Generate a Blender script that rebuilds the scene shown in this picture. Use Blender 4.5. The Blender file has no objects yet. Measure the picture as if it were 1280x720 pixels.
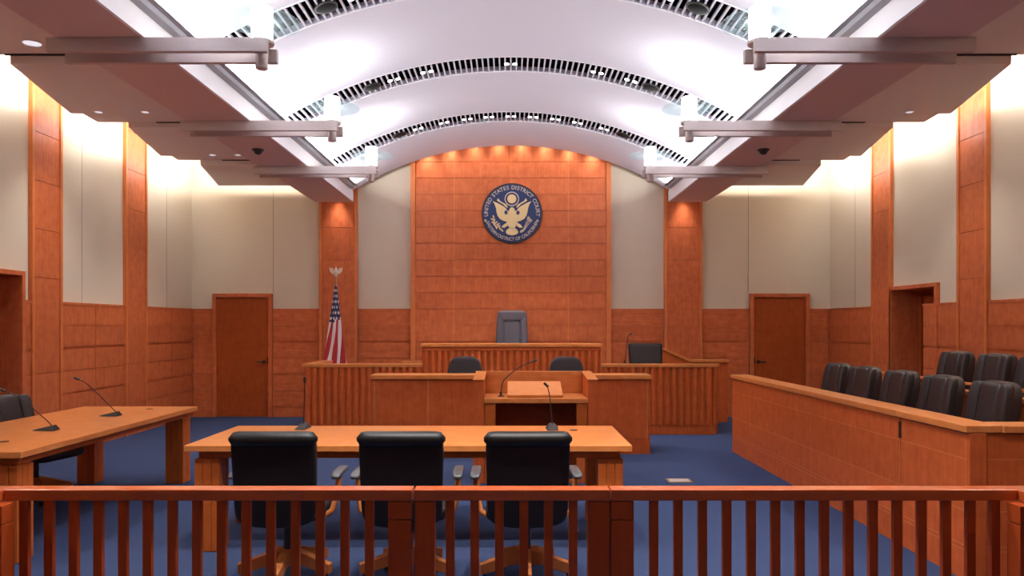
import bpy, bmesh, math, random
from mathutils import Vector, Matrix
random.seed(7)
C = bpy.context.scene.collection
sc = bpy.context.scene
PI = math.pi
F, VX, VY, EYE = 950.0, 638.5, 407.0, 1.6


def at(px, py, Y):
    """a point of the place from its direction in the photo and its distance"""
    return ((px - VX) * Y / F, Y, EYE - (py - VY) * Y / F)


# ------------------------------------------------------------------ materials
def new_mat(name):
    m = bpy.data.materials.new(name)
    m.use_nodes = True
    nt = m.node_tree
    b = nt.nodes['Principled BSDF']
    return m, nt, b


def plain(name, col, rough=0.5, metal=0.0, spec=0.5, emit=None, es=0.0, bump=None, var=0.0):
    m, nt, b = new_mat(name)
    b.inputs['Base Color'].default_value = (*col, 1)
    b.inputs['Roughness'].default_value = rough
    b.inputs['Metallic'].default_value = metal
    b.inputs['Specular IOR Level'].default_value = spec
    if emit:
        b.inputs['Emission Color'].default_value = (*emit, 1)
        b.inputs['Emission Strength'].default_value = es
    if bump or var:
        tc = nt.nodes.new('ShaderNodeTexCoord')
        n = nt.nodes.new('ShaderNodeTexNoise')
        n.inputs['Scale'].default_value = bump[0] if bump else 40
        n.inputs['Detail'].default_value = 4
        nt.links.new(tc.outputs['Object'], n.inputs['Vector'])
        if bump:
            bp = nt.nodes.new('ShaderNodeBump')
            bp.inputs['Strength'].default_value = bump[1]
            bp.inputs['Distance'].default_value = 0.01
            nt.links.new(n.outputs['Fac'], bp.inputs['Height'])
            nt.links.new(bp.outputs['Normal'], b.inputs['Normal'])
        if var:
            mx = nt.nodes.new('ShaderNodeMix')
            mx.data_type = 'RGBA'
            mx.inputs[6].default_value = (*[c * (1 - var) for c in col], 1)
            mx.inputs[7].default_value = (*[min(1, c * (1 + var)) for c in col], 1)
            nt.links.new(n.outputs['Fac'], mx.inputs[0])
            nt.links.new(mx.outputs[2], b.inputs['Base Color'])
    return m


def wood(name, lo, hi, grain='z', rough=0.42, island=0.07, spec=0.18, dens=1.0, coat=0.0):
    m, nt, b = new_mat(name)
    N, L = nt.nodes, nt.links
    tc = N.new('ShaderNodeTexCoord')
    geo = N.new('ShaderNodeNewGeometry')
    mp = N.new('ShaderNodeMapping')
    s = {'x': (1.2, 16, 16), 'y': (16, 1.2, 16), 'z': (16, 16, 1.2)}[grain]
    mp.inputs['Scale'].default_value = [v * dens for v in s]
    L.new(tc.outputs['Object'], mp.inputs['Vector'])
    # every board has its own figure
    wadd = N.new('ShaderNodeVectorMath'); wadd.operation = 'ADD'
    wsc = N.new('ShaderNodeMath'); wsc.operation = 'MULTIPLY'; wsc.inputs[1].default_value = 37
    L.new(geo.outputs['Random Per Island'], wsc.inputs[0])
    L.new(mp.outputs['Vector'], wadd.inputs[0]); L.new(wsc.outputs[0], wadd.inputs[1])
    n1 = N.new('ShaderNodeTexNoise'); n1.inputs['Scale'].default_value = 2.2
    n1.inputs['Detail'].default_value = 7; n1.inputs['Roughness'].default_value = 0.62
    n1.inputs['Distortion'].default_value = 0.6
    L.new(wadd.outputs[0], n1.inputs['Vector'])
    n2 = N.new('ShaderNodeTexNoise'); n2.inputs['Scale'].default_value = 11
    n2.inputs['Detail'].default_value = 5
    L.new(tc.outputs['Object'], n2.inputs['Vector'])
    a1 = N.new('ShaderNodeMath'); a1.operation = 'MULTIPLY_ADD'; a1.inputs[1].default_value = 0.55; a1.inputs[2].default_value = 0.0
    L.new(n1.outputs['Fac'], a1.inputs[0])
    a2 = N.new('ShaderNodeMath'); a2.operation = 'MULTIPLY_ADD'; a2.inputs[1].default_value = 0.45
    L.new(n2.outputs['Fac'], a2.inputs[0]); L.new(a1.outputs[0], a2.inputs[2])
    mr = N.new('ShaderNodeMapRange'); mr.inputs['From Min'].default_value = 0.3; mr.inputs['From Max'].default_value = 0.72
    L.new(a2.outputs[0], mr.inputs['Value'])
    mx = N.new('ShaderNodeMix'); mx.data_type = 'RGBA'
    mx.inputs[6].default_value = (*lo, 1); mx.inputs[7].default_value = (*hi, 1)
    L.new(mr.outputs['Result'], mx.inputs[0])
    hs = N.new('ShaderNodeHueSaturation')
    vr = N.new('ShaderNodeMapRange')
    vr.inputs['To Min'].default_value = 1 - island; vr.inputs['To Max'].default_value = 1 + island
    L.new(geo.outputs['Random Per Island'], vr.inputs['Value'])
    L.new(vr.outputs['Result'], hs.inputs['Value']); L.new(mx.outputs[2], hs.inputs['Color'])
    L.new(hs.outputs['Color'], b.inputs['Base Color'])
    b.inputs['Roughness'].default_value = rough
    b.inputs['Specular IOR Level'].default_value = spec
    b.inputs['Coat Weight'].default_value = coat
    b.inputs['Coat Roughness'].default_value = 0.22
    return m


WLO, WHI = (0.41, 0.091, 0.029), (0.66, 0.182, 0.066)
M = {}
M['wall_wood'] = wood('panel_wood', WLO, WHI, 'z')
M['wall_wood_x'] = wood('panel_wood_flat', WLO, WHI, 'x')
M['dark_wood'] = wood('door_wood', (0.27, 0.046, 0.010), (0.40, 0.082, 0.019), 'z')
M['desk_wood'] = wood('desk_wood', (0.42, 0.079, 0.018), (0.65, 0.146, 0.038), 'z', island=0.05)
M['rail_wood'] = wood('rail_wood', (0.42, 0.076, 0.015), (0.55, 0.112, 0.024), 'x', island=0.04, rough=0.25, spec=.4, coat=0.8)
M['post_wood'] = wood('post_wood', (0.31, 0.046, 0.009), (0.42, 0.070, 0.015), 'z', island=0.10, rough=0.38)
M['top_x'] = wood('table_top_wood', (0.54, 0.165, 0.040), (0.72, 0.27, 0.080), 'x', island=0.04, rough=0.3, coat=0.35)
M['top_y'] = wood('table_top_wood_long', (0.54, 0.165, 0.040), (0.72, 0.27, 0.080), 'y', island=0.04, rough=0.3, coat=0.35)
M['leg_wood'] = wood('table_leg_wood', (0.40, 0.085, 0.015), (0.56, 0.135, 0.026), 'z', island=0.05)
M['chair_wood'] = wood('chair_wood', (0.44, 0.14, 0.04), (0.60, 0.21, 0.065), 'y', island=0.05)
M['inlay_and_lit_edge'] = wood('inlay_and_lit_edge_wood', (0.55, 0.150, 0.042), (0.70, 0.215, 0.070), 'z', island=0.02)  # pale inlay wood, also the painted light-catching edges of the jury box
M['fabric'] = plain('wall_fabric', (0.66, 0.575, 0.45), 0.95, bump=(220, 0.15), spec=0.1)
M['seam_line'] = plain('fabric_joint', (0.30, 0.26, 0.21), 0.95, spec=0.1)
M['white'] = plain('white_paint', (0.80, 0.79, 0.81), 0.8, spec=0.2)
M['vault'] = plain('vault_plaster', (0.66, 0.65, 0.725), 0.85, spec=0.15)
M['taupe'] = plain('taupe_paint', (0.84, 0.78, 0.735), 0.7, spec=0.2)
M['beam'] = plain('beam_paint', (0.76, 0.64, 0.60), 0.7, spec=0.2)
M['carpet'] = plain('blue_carpet', (0.043, 0.062, 0.135), 0.98, spec=0.05, bump=(260, 0.5), var=0.35)
M['leather'] = plain('black_leather', (0.0055, 0.005, 0.0055), 0.42, spec=0.35, bump=(160, 0.06))
M['leather_brown'] = plain('dark_leather', (0.026, 0.018, 0.018), 0.42, spec=0.4, bump=(160, 0.06))
M['leather_grey'] = plain('grey_leather', (0.072, 0.062, 0.078), 0.5, spec=0.4, bump=(160, 0.06))
M['charcoal'] = plain('charcoal_fabric', (0.045, 0.035, 0.038), 0.8, spec=0.2)
M['seam'] = plain('leather_seam', (0.008, 0.006, 0.007), 0.6)
M['black'] = plain('black_plastic', (0.012, 0.012, 0.013), 0.45)
M['padgrey'] = plain('grey_arm_pad', (0.045, 0.045, 0.05), 0.4)
M['void'] = plain('grille_dark', (0.010, 0.009, 0.010), 0.9, spec=0.0)
M['speaker'] = plain('speaker_grey', (0.008, 0.008, 0.010), 0.75, spec=.15)
M['nickel'] = plain('satin_nickel', (0.58, 0.50, 0.475), 0.45, metal=0.25)
M['rail_metal'] = plain('grey_light_rail', (0.32, 0.32, 0.345), 0.5, metal=0.1)
M['bronze'] = plain('dark_bronze', (0.04, 0.025, 0.02), 0.4, metal=0.6)
M['brass'] = plain('brass', (0.30, 0.22, 0.12), 0.45, metal=0.6)
M['silver'] = plain('silver', (0.78, 0.74, 0.70), 0.3, metal=0.8)
M['lamp'] = plain('frosted_lamp', (0.9, 0.9, 0.9), 0.5, emit=(1, 0.98, 0.95), es=20.0)
M['lens'] = plain('lamp_lens', (0.9, 0.9, 0.9), 0.4, emit=(1, 0.96, 0.92), es=6.0)
M['lens_cool'] = plain('cool_lamp_lens', (0.9, 0.9, 0.9), 0.4, emit=(0.80, 0.86, 1.0), es=.55)
M['navy'] = plain('seal_navy', (0.012, 0.028, 0.12), 0.5)
M['rim'] = plain('seal_rim', (0.018, 0.012, 0.020), 0.45)
M['gold'] = plain('seal_gold', (0.74, 0.56, 0.28), 0.5)
M['gold_pale'] = plain('seal_letter', (0.52, 0.44, 0.33), 0.5)
M['plate'] = plain('switch_plate', (0.30, 0.12, 0.05), 0.5)
# glass of the lamp discs
g, nt, b = new_mat('pale_glass')
nt.nodes.remove(b)
tr = nt.nodes.new('ShaderNodeBsdfTransparent'); tr.inputs['Color'].default_value = (0.86, 0.935, 0.945, 1)
tl = nt.nodes.new('ShaderNodeBsdfTranslucent'); tl.inputs['Color'].default_value = (0.75, 0.90, 0.90, 1)
gl = nt.nodes.new('ShaderNodeBsdfGlossy'); gl.inputs['Roughness'].default_value = 0.08
m1 = nt.nodes.new('ShaderNodeMixShader'); m1.inputs[0].default_value = 0.05
ms = nt.nodes.new('ShaderNodeMixShader'); ms.inputs[0].default_value = 0.06
nt.links.new(tr.outputs[0], m1.inputs[1]); nt.links.new(tl.outputs[0], m1.inputs[2])
nt.links.new(m1.outputs[0], ms.inputs[1]); nt.links.new(gl.outputs[0], ms.inputs[2])
nt.links.new(ms.outputs[0], nt.nodes['Material Output'].inputs['Surface'])
M['glass'] = g


# ------------------------------------------------------------------ mesh helpers
class MB:
    def __init__(self):
        self.bm = bmesh.new()

    def box(self, x0, x1, y0, y1, z0, z1):
        v = [self.bm.verts.new((x, y, z)) for x in (x0, x1) for y in (y0, y1) for z in (z0, z1)]
        for f in ((0, 1, 3, 2), (4, 6, 7, 5), (0, 4, 5, 1), (2, 3, 7, 6), (0, 2, 6, 4), (1, 5, 7, 3)):
            self.bm.faces.new([v[i] for i in f])
        return self

    def hexa(self, pts):
        """8 corners: bottom four (ccw) then top four"""
        v = [self.bm.verts.new(p) for p in pts]
        for f in ((3, 2, 1, 0), (4, 5, 6, 7), (0, 1, 5, 4), (1, 2, 6, 5), (2, 3, 7, 6), (3, 0, 4, 7)):
            self.bm.faces.new([v[i] for i in f])
        return self

    def loft(self, rings, closed=True, cap=True):
        vs = [[self.bm.verts.new(p) for p in r] for r in rings]
        n = len(vs[0])
        for a, c in zip(vs[:-1], vs[1:]):
            for i in range(n if closed else n - 1):
                j = (i + 1) % n
                self.bm.faces.new((a[i], a[j], c[j], c[i]))
        if cap:
            self.bm.faces.new(list(reversed(vs[0])))
            self.bm.faces.new(vs[-1])
        return self

    def tube(self, pts, r, seg=10, r1=None):
        pts = [Vector(p) for p in pts]
        rings = []
        ref = None
        for i, p in enumerate(pts):
            d = (pts[min(i + 1, len(pts) - 1)] - pts[max(i - 1, 0)]).normalized()
            if ref is None:
                ref = Vector((0, 0, 1)) if abs(d.z) < 0.9 else Vector((1, 0, 0))
            u = d.cross(ref).normalized(); w = u.cross(d).normalized(); ref = w
            rr = r if r1 is None else r + (r1 - r) * i / (len(pts) - 1)
            rings.append([p + (u * math.cos(2 * PI * k / seg) + w * math.sin(2 * PI * k / seg)) * rr for k in range(seg)])
        return self.loft(rings)

    def lathe(self, prof, cx=0, cy=0, seg=28):
        """prof: (r, z) pairs from bottom to top"""
        rings = [[(cx + r * math.cos(2 * PI * k / seg), cy + r * math.sin(2 * PI * k / seg), z) for k in range(seg)] for r, z in prof]
        return self.loft(rings, cap=tuple(prof[0]) != tuple(prof[-1]))

    def prism(self, poly, axis, d0, d1):
        """poly of 2-D points extruded along an axis: y -> (u,w)=(x,z), z -> (x,y), x -> (y,z)"""
        def p3(p, d):
            return {'y': (p[0], d, p[1]), 'z': (p[0], p[1], d), 'x': (d, p[0], p[1])}[axis]
        a = [self.bm.verts.new(p3(p, d0)) for p in poly]
        c = [self.bm.verts.new(p3(p, d1)) for p in poly]
        n = len(poly)
        self.bm.faces.new(a); self.bm.faces.new(list(reversed(c)))
        for i in range(n):
            j = (i + 1) % n
            self.bm.faces.new((a[j], a[i], c[i], c[j]))
        return self

    def soft(self, cx, cy, cz, sx, sy, sz, e=0.35, f=0.35, fn=None, nu=40, nv=22):
        """superellipsoid cushion, full sizes; fn bends each point"""
        def sp(v, p):
            return math.copysign(abs(v) ** p, v)
        rings = []
        for i in range(1, nv):
            ph = -PI / 2 + PI * i / nv
            ring = []
            for k in range(nu):
                th = 2 * PI * k / nu
                x = sp(math.cos(ph), f) * sp(math.cos(th), e) * sx / 2
                y = sp(math.cos(ph), f) * sp(math.sin(th), e) * sy / 2
                z = sp(math.sin(ph), f) * sz / 2
                p = (cx + x, cy + y, cz + z)
                ring.append(fn(*p) if fn else p)
            rings.append(ring)
        return self.loft(rings)

    def build(self, name, mat, parent=None, bevel=0.0, smooth=False, origin=None, kind=None):
        bmesh.ops.recalc_face_normals(self.bm, faces=self.bm.faces)
        if origin is not None:
            bmesh.ops.translate(self.bm, verts=self.bm.verts, vec=-Vector(origin))
        me = bpy.data.meshes.new(name)
        self.bm.to_mesh(me); self.bm.free()
        me.materials.append(mat)
        if smooth:
            for p in me.polygons:
                p.use_smooth = True
        o = bpy.data.objects.new(name, me)
        C.objects.link(o)
        if parent is not None:
            o.parent = parent
        if bevel:
            md = o.modifiers.new('soft_edges', 'BEVEL'); md.width = bevel; md.segments = 2
            md.limit_method = 'ANGLE'; md.angle_limit = math.radians(40)
        if smooth:
            md = o.modifiers.new('edge_split', 'EDGE_SPLIT'); md.split_angle = math.radians(50)
        if kind:
            o['kind'] = kind
        return o


def tag(o, label, cat, group=None):
    o['label'] = label; o['category'] = cat
    if group:
        o['group'] = group
    return o


def thing(name, label, cat, loc=(0, 0, 0), rz=0.0, group=None):
    o = bpy.data.objects.new(name, None)
    C.objects.link(o)
    o.location = loc; o.rotation_euler = (0, 0, rz); o.empty_display_size = 0.1
    return tag(o, label, cat, group)


def wpart(root, mb, name, mat, bevel=0.0, smooth=False, parent=None):
    """a part whose mesh was drawn in room coordinates, for an unturned thing"""
    return mb.build(name, mat, parent or root, bevel, smooth, origin=root.location)


def dup(root, loc, rz, label):
    r = root.copy(); C.objects.link(r)
    r.location = loc; r.rotation_euler = (0, 0, rz); r['label'] = label
    for ch in list(root.children):
        c = ch.copy(); C.objects.link(c); c.parent = r
        for gch in list(ch.children):
            d = gch.copy(); C.objects.link(d); d.parent = c
    return r


def struct(mb, name, mat, parent=None, bevel=0.0, smooth=False):
    return mb.build(name, mat, parent, bevel, smooth, kind=None if parent else 'structure')


# ------------------------------------------------------------------ the room
WX, WY, YB = 5.6, 13.33, -6.0
TOP = 5.0
struct(MB().box(-6.4, 6.4, YB - .2, WY + .6, -0.2, 0), 'floor', M['carpet'])
struct(MB().box(-6.4, 6.4, YB - .2, WY + .6, TOP, TOP + .2), 'ceiling', M['white'])
struct(MB().box(-6.4, 6.4, WY, WY + .3, 0, TOP), 'wall_back', M['fabric'])
struct(MB().box(-6.4, 6.4, YB - .2, YB, 0, TOP), 'wall_front', M['fabric'])
LD = (7.55, 8.64, 2.17)       # recessed doorway in the left wall: near, far, head
RD = (9.97, 11.10, 2.115)
for side, (a, c, h) in ((-1, LD), (1, RD)):
    mb = MB()
    x0, x1 = sorted((side * WX, side * (WX + .2)))
    a, c, h = a - .056, c + .056, h + .051
    mb.box(x0, x1, YB, a, 0, TOP); mb.box(x0, x1, c, WY, 0, TOP); mb.box(x0, x1, a, c, h, TOP)
    xo0, xo1 = sorted((side * (WX + .6), side * (WX + .8)))
    mb.box(xo0, xo1, YB, WY, 0, TOP)
    struct(mb, 'wall_left' if side < 0 else 'wall_right', M['fabric'])

# wainscot courses, 0.285 m apart, every other joint a broad reveal
ROWS = [(0.0, 0.0), (0.175, .008), (0.46, .009), (0.745, .032), (1.03, .009), (1.315, .032), (1.60, .009), (1.862, .006)]


def panel_rows(rows):
    out = []
    for (z0, g0), (z1, g1) in zip(rows[:-1], rows[1:]):
        out.append((z0 + g0 / 2, z1 - g1 / 2))
    return out


def panels(mb, plane, face, out, us, rows, gap=.009, depth=.018, back=.045):
    """boards on a backing; plane 'x' or 'y', face = room-side coordinate, out = direction into the wall"""
    def bx(u0, u1, d0, d1, z0, z1):
        a, c = sorted((face + out * d0, face + out * d1))
        if plane == 'x':
            mb.box(a, c, u0, u1, z0, z1)
        else:
            mb.box(u0, u1, a, c, z0, z1)
    for u0, u1 in zip(us[:-1], us[1:]):
        for z0, z1 in panel_rows(rows):
            bx(u0 + gap / 2, u1 - gap / 2, 0, depth, z0, z1)
    bx(us[0], us[-1], depth - .002, back, rows[0][0], rows[-1][0])


def split(a, c, step):
    n = max(1, round((c - a) / step))
    return [a + (c - a) * i / n for i in range(n + 1)]


trim_n = [0]


def trim(mb, mat, bevel=0.0):
    trim_n[0] += 1
    return struct(mb, 'trim_%d' % trim_n[0], mat, bevel=bevel)


PIL = [(8.82, 9.42), (10.97, 11.62), (6.60, 7.20), (4.4, 5.0), (2.2, 2.8), (0.0, 0.6), (-2.2, -1.6), (-4.4, -3.8)]
PZ = [(0, 0), (.46, .006)] + [(1.03 + .57 * i, .008) for i in range(7)] + [(TOP, 0)]
for side in (-1, 1):
    for i, (a, c) in enumerate(PIL):
        if side > 0 and i == 1:
            a, c = 11.12, 11.72
        if side > 0 and i == 0:
            a, c = 8.87, 9.47
        mb = MB()
        panels(mb, 'x', side * (WX - .035), side, [a + .045, c - .045], PZ, back=.034)
        x0, x1 = sorted((side * (WX - .05), side * WX))
        trim(mb, M['wall_wood'])
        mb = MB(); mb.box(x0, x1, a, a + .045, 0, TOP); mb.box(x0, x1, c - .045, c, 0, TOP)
        trim(mb, M['inlay_and_lit_edge'])
    # wainscot between the pilasters
    ends = sorted([(max(a, YB), c) for a, c in PIL])
    segs = []
    if side < 0:
        segs = [(YB, -4.4), (-3.8, -2.2), (-1.6, 0), (.6, 2.2), (2.8, 4.4), (5.0, 6.6), (7.2, LD[0] - .06), (LD[1] + .06, 8.82), (9.42, 10.97), (11.62, WY)]
    else:
        segs = [(YB, -4.4), (-3.8, -2.2), (-1.6, 0), (.6, 2.2), (2.8, 4.4), (5.0, 6.6), (7.2, 8.87), (9.47, 10.27), (11.72, WY)]
    for a, c in segs:
        mb = MB()
        panels(mb, 'x', side * (WX - .03), side, split(a, c, .85), ROWS, back=.029)
        x0, x1 = sorted((side * (WX - .036), side * WX))
        mb.box(x0, x1, a, c, 1.862, 1.895)
        trim(mb, M['wall_wood'])

# recessed doorways in the side walls
for side, (a, c, h), dn, base in ((-1, LD, 'door_1', 1), (1, RD, 'door_4', 1)):
    mb = MB()
    x0, x1 = sorted((side * (WX - .05), side * (WX + .45)))
    mb.box(x0, x1, a - .055, a, 0, h); mb.box(x0, x1, c, c + .055, 0, h)
    mb.box(x0, x1, a - .055, c + .055, h, h + .05)
    trim(mb, M['wall_wood'])
    d = thing(dn, '', 'door', (side * (WX + .42), (a + c) / 2, 0))
    for k in ('label', 'category'):
        del d[k]
    d['kind'] = 'structure'
    mb = MB()
    x0, x1 = sorted((side * (WX + .40), side * (WX + .46)))
    mb.box(x0, x1, a + .06, c - .06, .01, h - .06)
    leaf = wpart(d, mb, 'leaf', M['dark_wood'])
    mb = MB()
    x0, x1 = sorted((side * (WX + .36), side * (WX + .48)))
    mb.box(x0, x1, a + .001, a + .058, 0, h); mb.box(x0, x1, c - .058, c - .001, 0, h); mb.box(x0, x1, a + .058, c - .058, h - .058, h)
    wpart(d, mb, 'door_frame', M['dark_wood'])
    mb = MB()
    xh = side * (WX + .37)
    mb.tube([(side * (WX + .40), c - .14, 1.0), (xh, c - .14, 1.0), (xh, c - .27, 1.0)], .012)
    wpart(d, mb, 'handle', M['bronze'])

# back wall: wainscot, pilasters, doors and the tall centre panel
YD = {-1: (-5.21, -4.17), 1: (4.18, 5.22)}
for s in (-1, 1):
    for a, c in ((-5.565, -5.21), (-4.17, -3.35), (-2.67, -1.74)):
        u = split(a, c, .95) if s < 0 else split(-c, -a, .95)
        mb = MB()
        panels(mb, 'y', WY - .03, 1, u, ROWS, back=.029)
        mb.box(u[0], u[-1], WY - .036, WY, 1.862, 1.895)
        trim(mb, M['wall_wood_x'])
    a, c = (-3.34, -2.68) if s < 0 else (2.68, 3.34)
    mb = MB()
    panels(mb, 'y', WY - .07, 1, [a + .05, c - .05], PZ, back=.069)
    trim(mb, M['wall_wood'])
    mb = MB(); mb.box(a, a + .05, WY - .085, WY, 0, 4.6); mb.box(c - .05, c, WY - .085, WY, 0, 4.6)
    trim(mb, M['inlay_and_lit_edge'])
    # doors to the chambers
    x0, x1 = YD[s]
    d = bpy.data.objects.new('door_2' if s < 0 else 'door_3', None); C.objects.link(d)
    d.location = ((x0 + x1) / 2, WY, 0); d['kind'] = 'structure'
    mb = MB()
    mb.box(x0, x0 + .065, WY - .07, WY, 0, 2.16); mb.box(x1 - .065, x1, WY - .07, WY, 0, 2.16)
    mb.box(x0 + .065, x1 - .065, WY - .07, WY, 2.095, 2.16)
    wpart(d, mb, 'door_frame', M['wall_wood'], bevel=.004)
    mb = MB().box(x0 + .07, x1 - .07, WY - .03, WY - .002, .008, 2.09)
    wpart(d, mb, 'leaf', M['dark_wood'])
    hx = x1 - .15
    if s > 0:
        hx = x0 + .15
    mb = MB()
    mb.lathe([(.028, 0), (.028, .012)], 0, 0)
    bmesh.ops.rotate(mb.bm, verts=mb.bm.verts, cent=(0, 0, 0), matrix=Matrix.Rotation(PI / 2, 3, 'X'))
    bmesh.ops.translate(mb.bm, verts=mb.bm.verts, vec=(hx, WY - .03, .97))
    mb.tube([(hx, WY - .035, .97), (hx, WY - .085, .97), (hx + s * .12, WY - .085, .965)], .013)
    wpart(d, mb, 'handle', M['bronze'], smooth=True)
    mb = MB().box(hx - s * .075 - .015, hx - s * .075 + .015, WY - .055, WY - .03, .93, 1.05)
    wpart(d, mb, 'strike_plate', M['bronze'])

# joints of the fabric wall panels
mb = MB()
for y in (6.0, 8.0, 9.92, 12.36):
    mb.box(-WX, -WX + .003, y - .003, y + .003, 1.9, TOP)
trim(mb, M['seam_line'])
mb = MB()
for y in (6.0, 8.2, 12.36):
    mb.box(WX - .003, WX, y - .003, y + .003, 1.9, TOP)
trim(mb, M['seam_line'])
mb = MB()
for x in (-4.165, 4.165):
    mb.box(x - .004, x + .004, WY - .003, WY, 2.17 if x < 0 else 2.17, TOP)
trim(mb, M['seam_line'])
CY = 13.22
mb = MB()
CZ = [(.6, 0)] + [(.745 + .285 * i, .020 if i in (2, 6, 8, 10, 12) else .010) for i in range(15)]
panels(mb, 'y', CY, 1, [-1.66, -.985, 0.0, 1.0, 1.66], CZ, gap=.012, back=.108)
trim(mb, M['wall_wood'])
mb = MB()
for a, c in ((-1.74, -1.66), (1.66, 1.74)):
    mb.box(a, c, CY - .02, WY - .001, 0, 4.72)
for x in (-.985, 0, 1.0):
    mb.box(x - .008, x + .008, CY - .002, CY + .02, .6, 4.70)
trim(mb, M['inlay_and_lit_edge'])

# ------------------------------------------------------------------ vault, beams, soffits
ZC, R = -0.52, 5.21
YE = 13.05
BX0, BX1, BZ = 2.705, 3.347, 3.715
A_END = math.asin((BX0 + .05) / R)


def arc(r, a0, a1, n):
    return [(r * math.sin(a0 + (a1 - a0) * i / n), ZC + r * math.cos(a0 + (a1 - a0) * i / n)) for i in range(n + 1)]


def vault_strip(mb, y0, y1, a0=-A_END, a1=A_END, n=64, t=.06):
    inner = arc(R, a0, a1, n); outer = arc(R + t, a0, a1, n)
    poly = inner + outer[::-1]
    r0 = [(x, y0, z) for x, z in poly]; r1 = [(x, y1, z) for x, z in poly]
    v0 = [mb.bm.verts.new(p) for p in r0]; v1 = [mb.bm.verts.new(p) for p in r1]
    m = len(poly)
    for i in range(m):
        j = (i + 1) % m
        mb.bm.faces.new((v0[i], v0[j], v1[j], v1[i]))
    for k in range(n):
        mb.bm.faces.new((v0[k], v0[k + 1], v0[m - 2 - k], v0[m - 1 - k]))
        mb.bm.faces.new((v1[k + 1], v1[k], v1[m - 1 - k], v1[m - 2 - k]))


SLOTS = [(6.50, 6.98), (8.74, 9.23), (10.98, 11.49)]
A_S = math.asin(2.60 / R)
mb = MB()
ys = [YB] + [v for s in SLOTS for v in s] + [YE]
for i in range(0, len(ys), 2):
    vault_strip(mb, ys[i], ys[i + 1])
for a, c in SLOTS:
    vault_strip(mb, a, c, -A_END, -A_S, 3); vault_strip(mb, a, c, A_S, A_END, 3)
struct(mb, 'ceiling_vault', M['vault'], smooth=True)

for gi, (a, c) in enumerate(SLOTS):
    where = ('nearest slatted air grille, cut off by the top of the picture',
             'middle slatted air grille across the white vaulted ceiling',
             'farthest slatted air grille across the vault, next to the wood wall')[gi]
    gr = thing('ceiling_grille', where, 'air grille', (0, (a + c) / 2, ZC + R), group='air grilles across the vault')
    mb = MB()
    # dark box over the slot
    n = 48
    inn = arc(R + .12, -A_S, A_S, n)
    for y0, y1 in ((a - .01, c + .01),):
        v0 = [mb.bm.verts.new((x, y0, z)) for x, z in inn]; v1 = [mb.bm.verts.new((x, y1, z)) for x, z in inn]
        lo = arc(R + .062, -A_S, A_S, n)
        w0 = [mb.bm.verts.new((x, y0, z)) for x, z in lo]; w1 = [mb.bm.verts.new((x, y1, z)) for x, z in lo]
        for i in range(n):
            mb.bm.faces.new((v0[i], v0[i + 1], v1[i + 1], v1[i]))
            mb.bm.faces.new((v0[i], v0[i + 1], w0[i + 1], w0[i])); mb.bm.faces.new((v1[i], v1[i + 1], w1[i + 1], w1[i]))
    wpart(gr, mb, 'backing', M['void'])
    mb = MB()
    ns = 82
    for i in range(ns + 1):
        t = -A_S + 2 * A_S * i / ns
        hw = .0085 / R
        p = []
        for rr in (R + .003, R + .058):
            for tt in (t - hw, t + hw):
                p.append((rr * math.sin(tt), ZC + rr * math.cos(tt)))
        q = [p[0], p[1], p[3], p[2]]
        mb.prism(q, 'y', a, c)
    wpart(gr, mb, 'slats', M['vault'])
    mb = MB()
    for y0, y1 in ((a - .012, a + .004), (c - .004, c + .012)):
        vault_strip(mb, y0, y1, -A_S, A_S, 48, t=.004)
    for v in mb.bm.verts:   # edge strip sits a little proud of the plaster
        d = Vector((v.co.x, 0, v.co.z - ZC)).normalized() * -.004
        v.co += d
    wpart(gr, mb, 'edge_strip', M['white'])

# twin downlights and round speakers set in the grilles
SP = []


def spot(name, loc, energy, size, blend=.6, col=(1, .93, .86), rot=(0, 0, 0), rad=.04):
    l = bpy.data.lights.new(name, 'SPOT'); l.energy = energy; l.spot_size = math.radians(size); l.spot_blend = blend
    l.color = col; l.shadow_soft_size = rad
    o = bpy.data.objects.new(name, l); C.objects.link(o); o.location = loc; o.rotation_euler = rot
    return o


def area(name, loc, energy, sx, sy, rot, col=(1, .95, .9)):
    l = bpy.data.lights.new(name, 'AREA'); l.shape = 'RECTANGLE'; l.size = sx; l.size_y = sy; l.energy = energy; l.color = col
    o = bpy.data.objects.new(name, l); C.objects.link(o); o.location = loc; o.rotation_euler = rot
    return o


ordw = ['first', 'second', 'third', 'fourth', 'fifth', 'sixth', 'seventh', 'eighth', 'ninth']
DOWN_E = 42


def twin(x, y, label):
    t = math.asin(x / R)
    z = ZC + R * math.cos(t)
    root = thing('twin_downlight', label, 'downlight', (x, y, z), group='twin downlights in the vault grilles')
    root.rotation_euler = (0, t, 0)
    MB().box(-.085, .085, -.055, .055, .004, .03).build('trim_plate', M['void'], root, bevel=.006)
    for s in (-1, 1):
        ln = MB().lathe([(.022, .0), (.027, -.004), (.029, .01)], s * .048, 0, 20).build('lens', M['lens'], root, smooth=True)
    spot('downlight_beam', (x, y, z - .05), DOWN_E, 95, .8, rot=(0, 0, 0))


def speaker(x, y, label):
    t = math.asin(x / R)
    z = ZC + R * math.cos(t)
    root = thing('ceiling_speaker', label, 'speaker', (x, y, z), group='round speakers in the vault grilles')
    root.rotation_euler = (0, t, 0)
    MB().lathe([(.085, -.012), (.098, -.006), (.10, .03)]).build('grille_disc', M['speaker'], root, smooth=True)
    MB().lathe([(.10, -.010), (.108, -.010), (.108, .0), (.10, .0)]).build('rim', M['black'], root, smooth=True)


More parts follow.
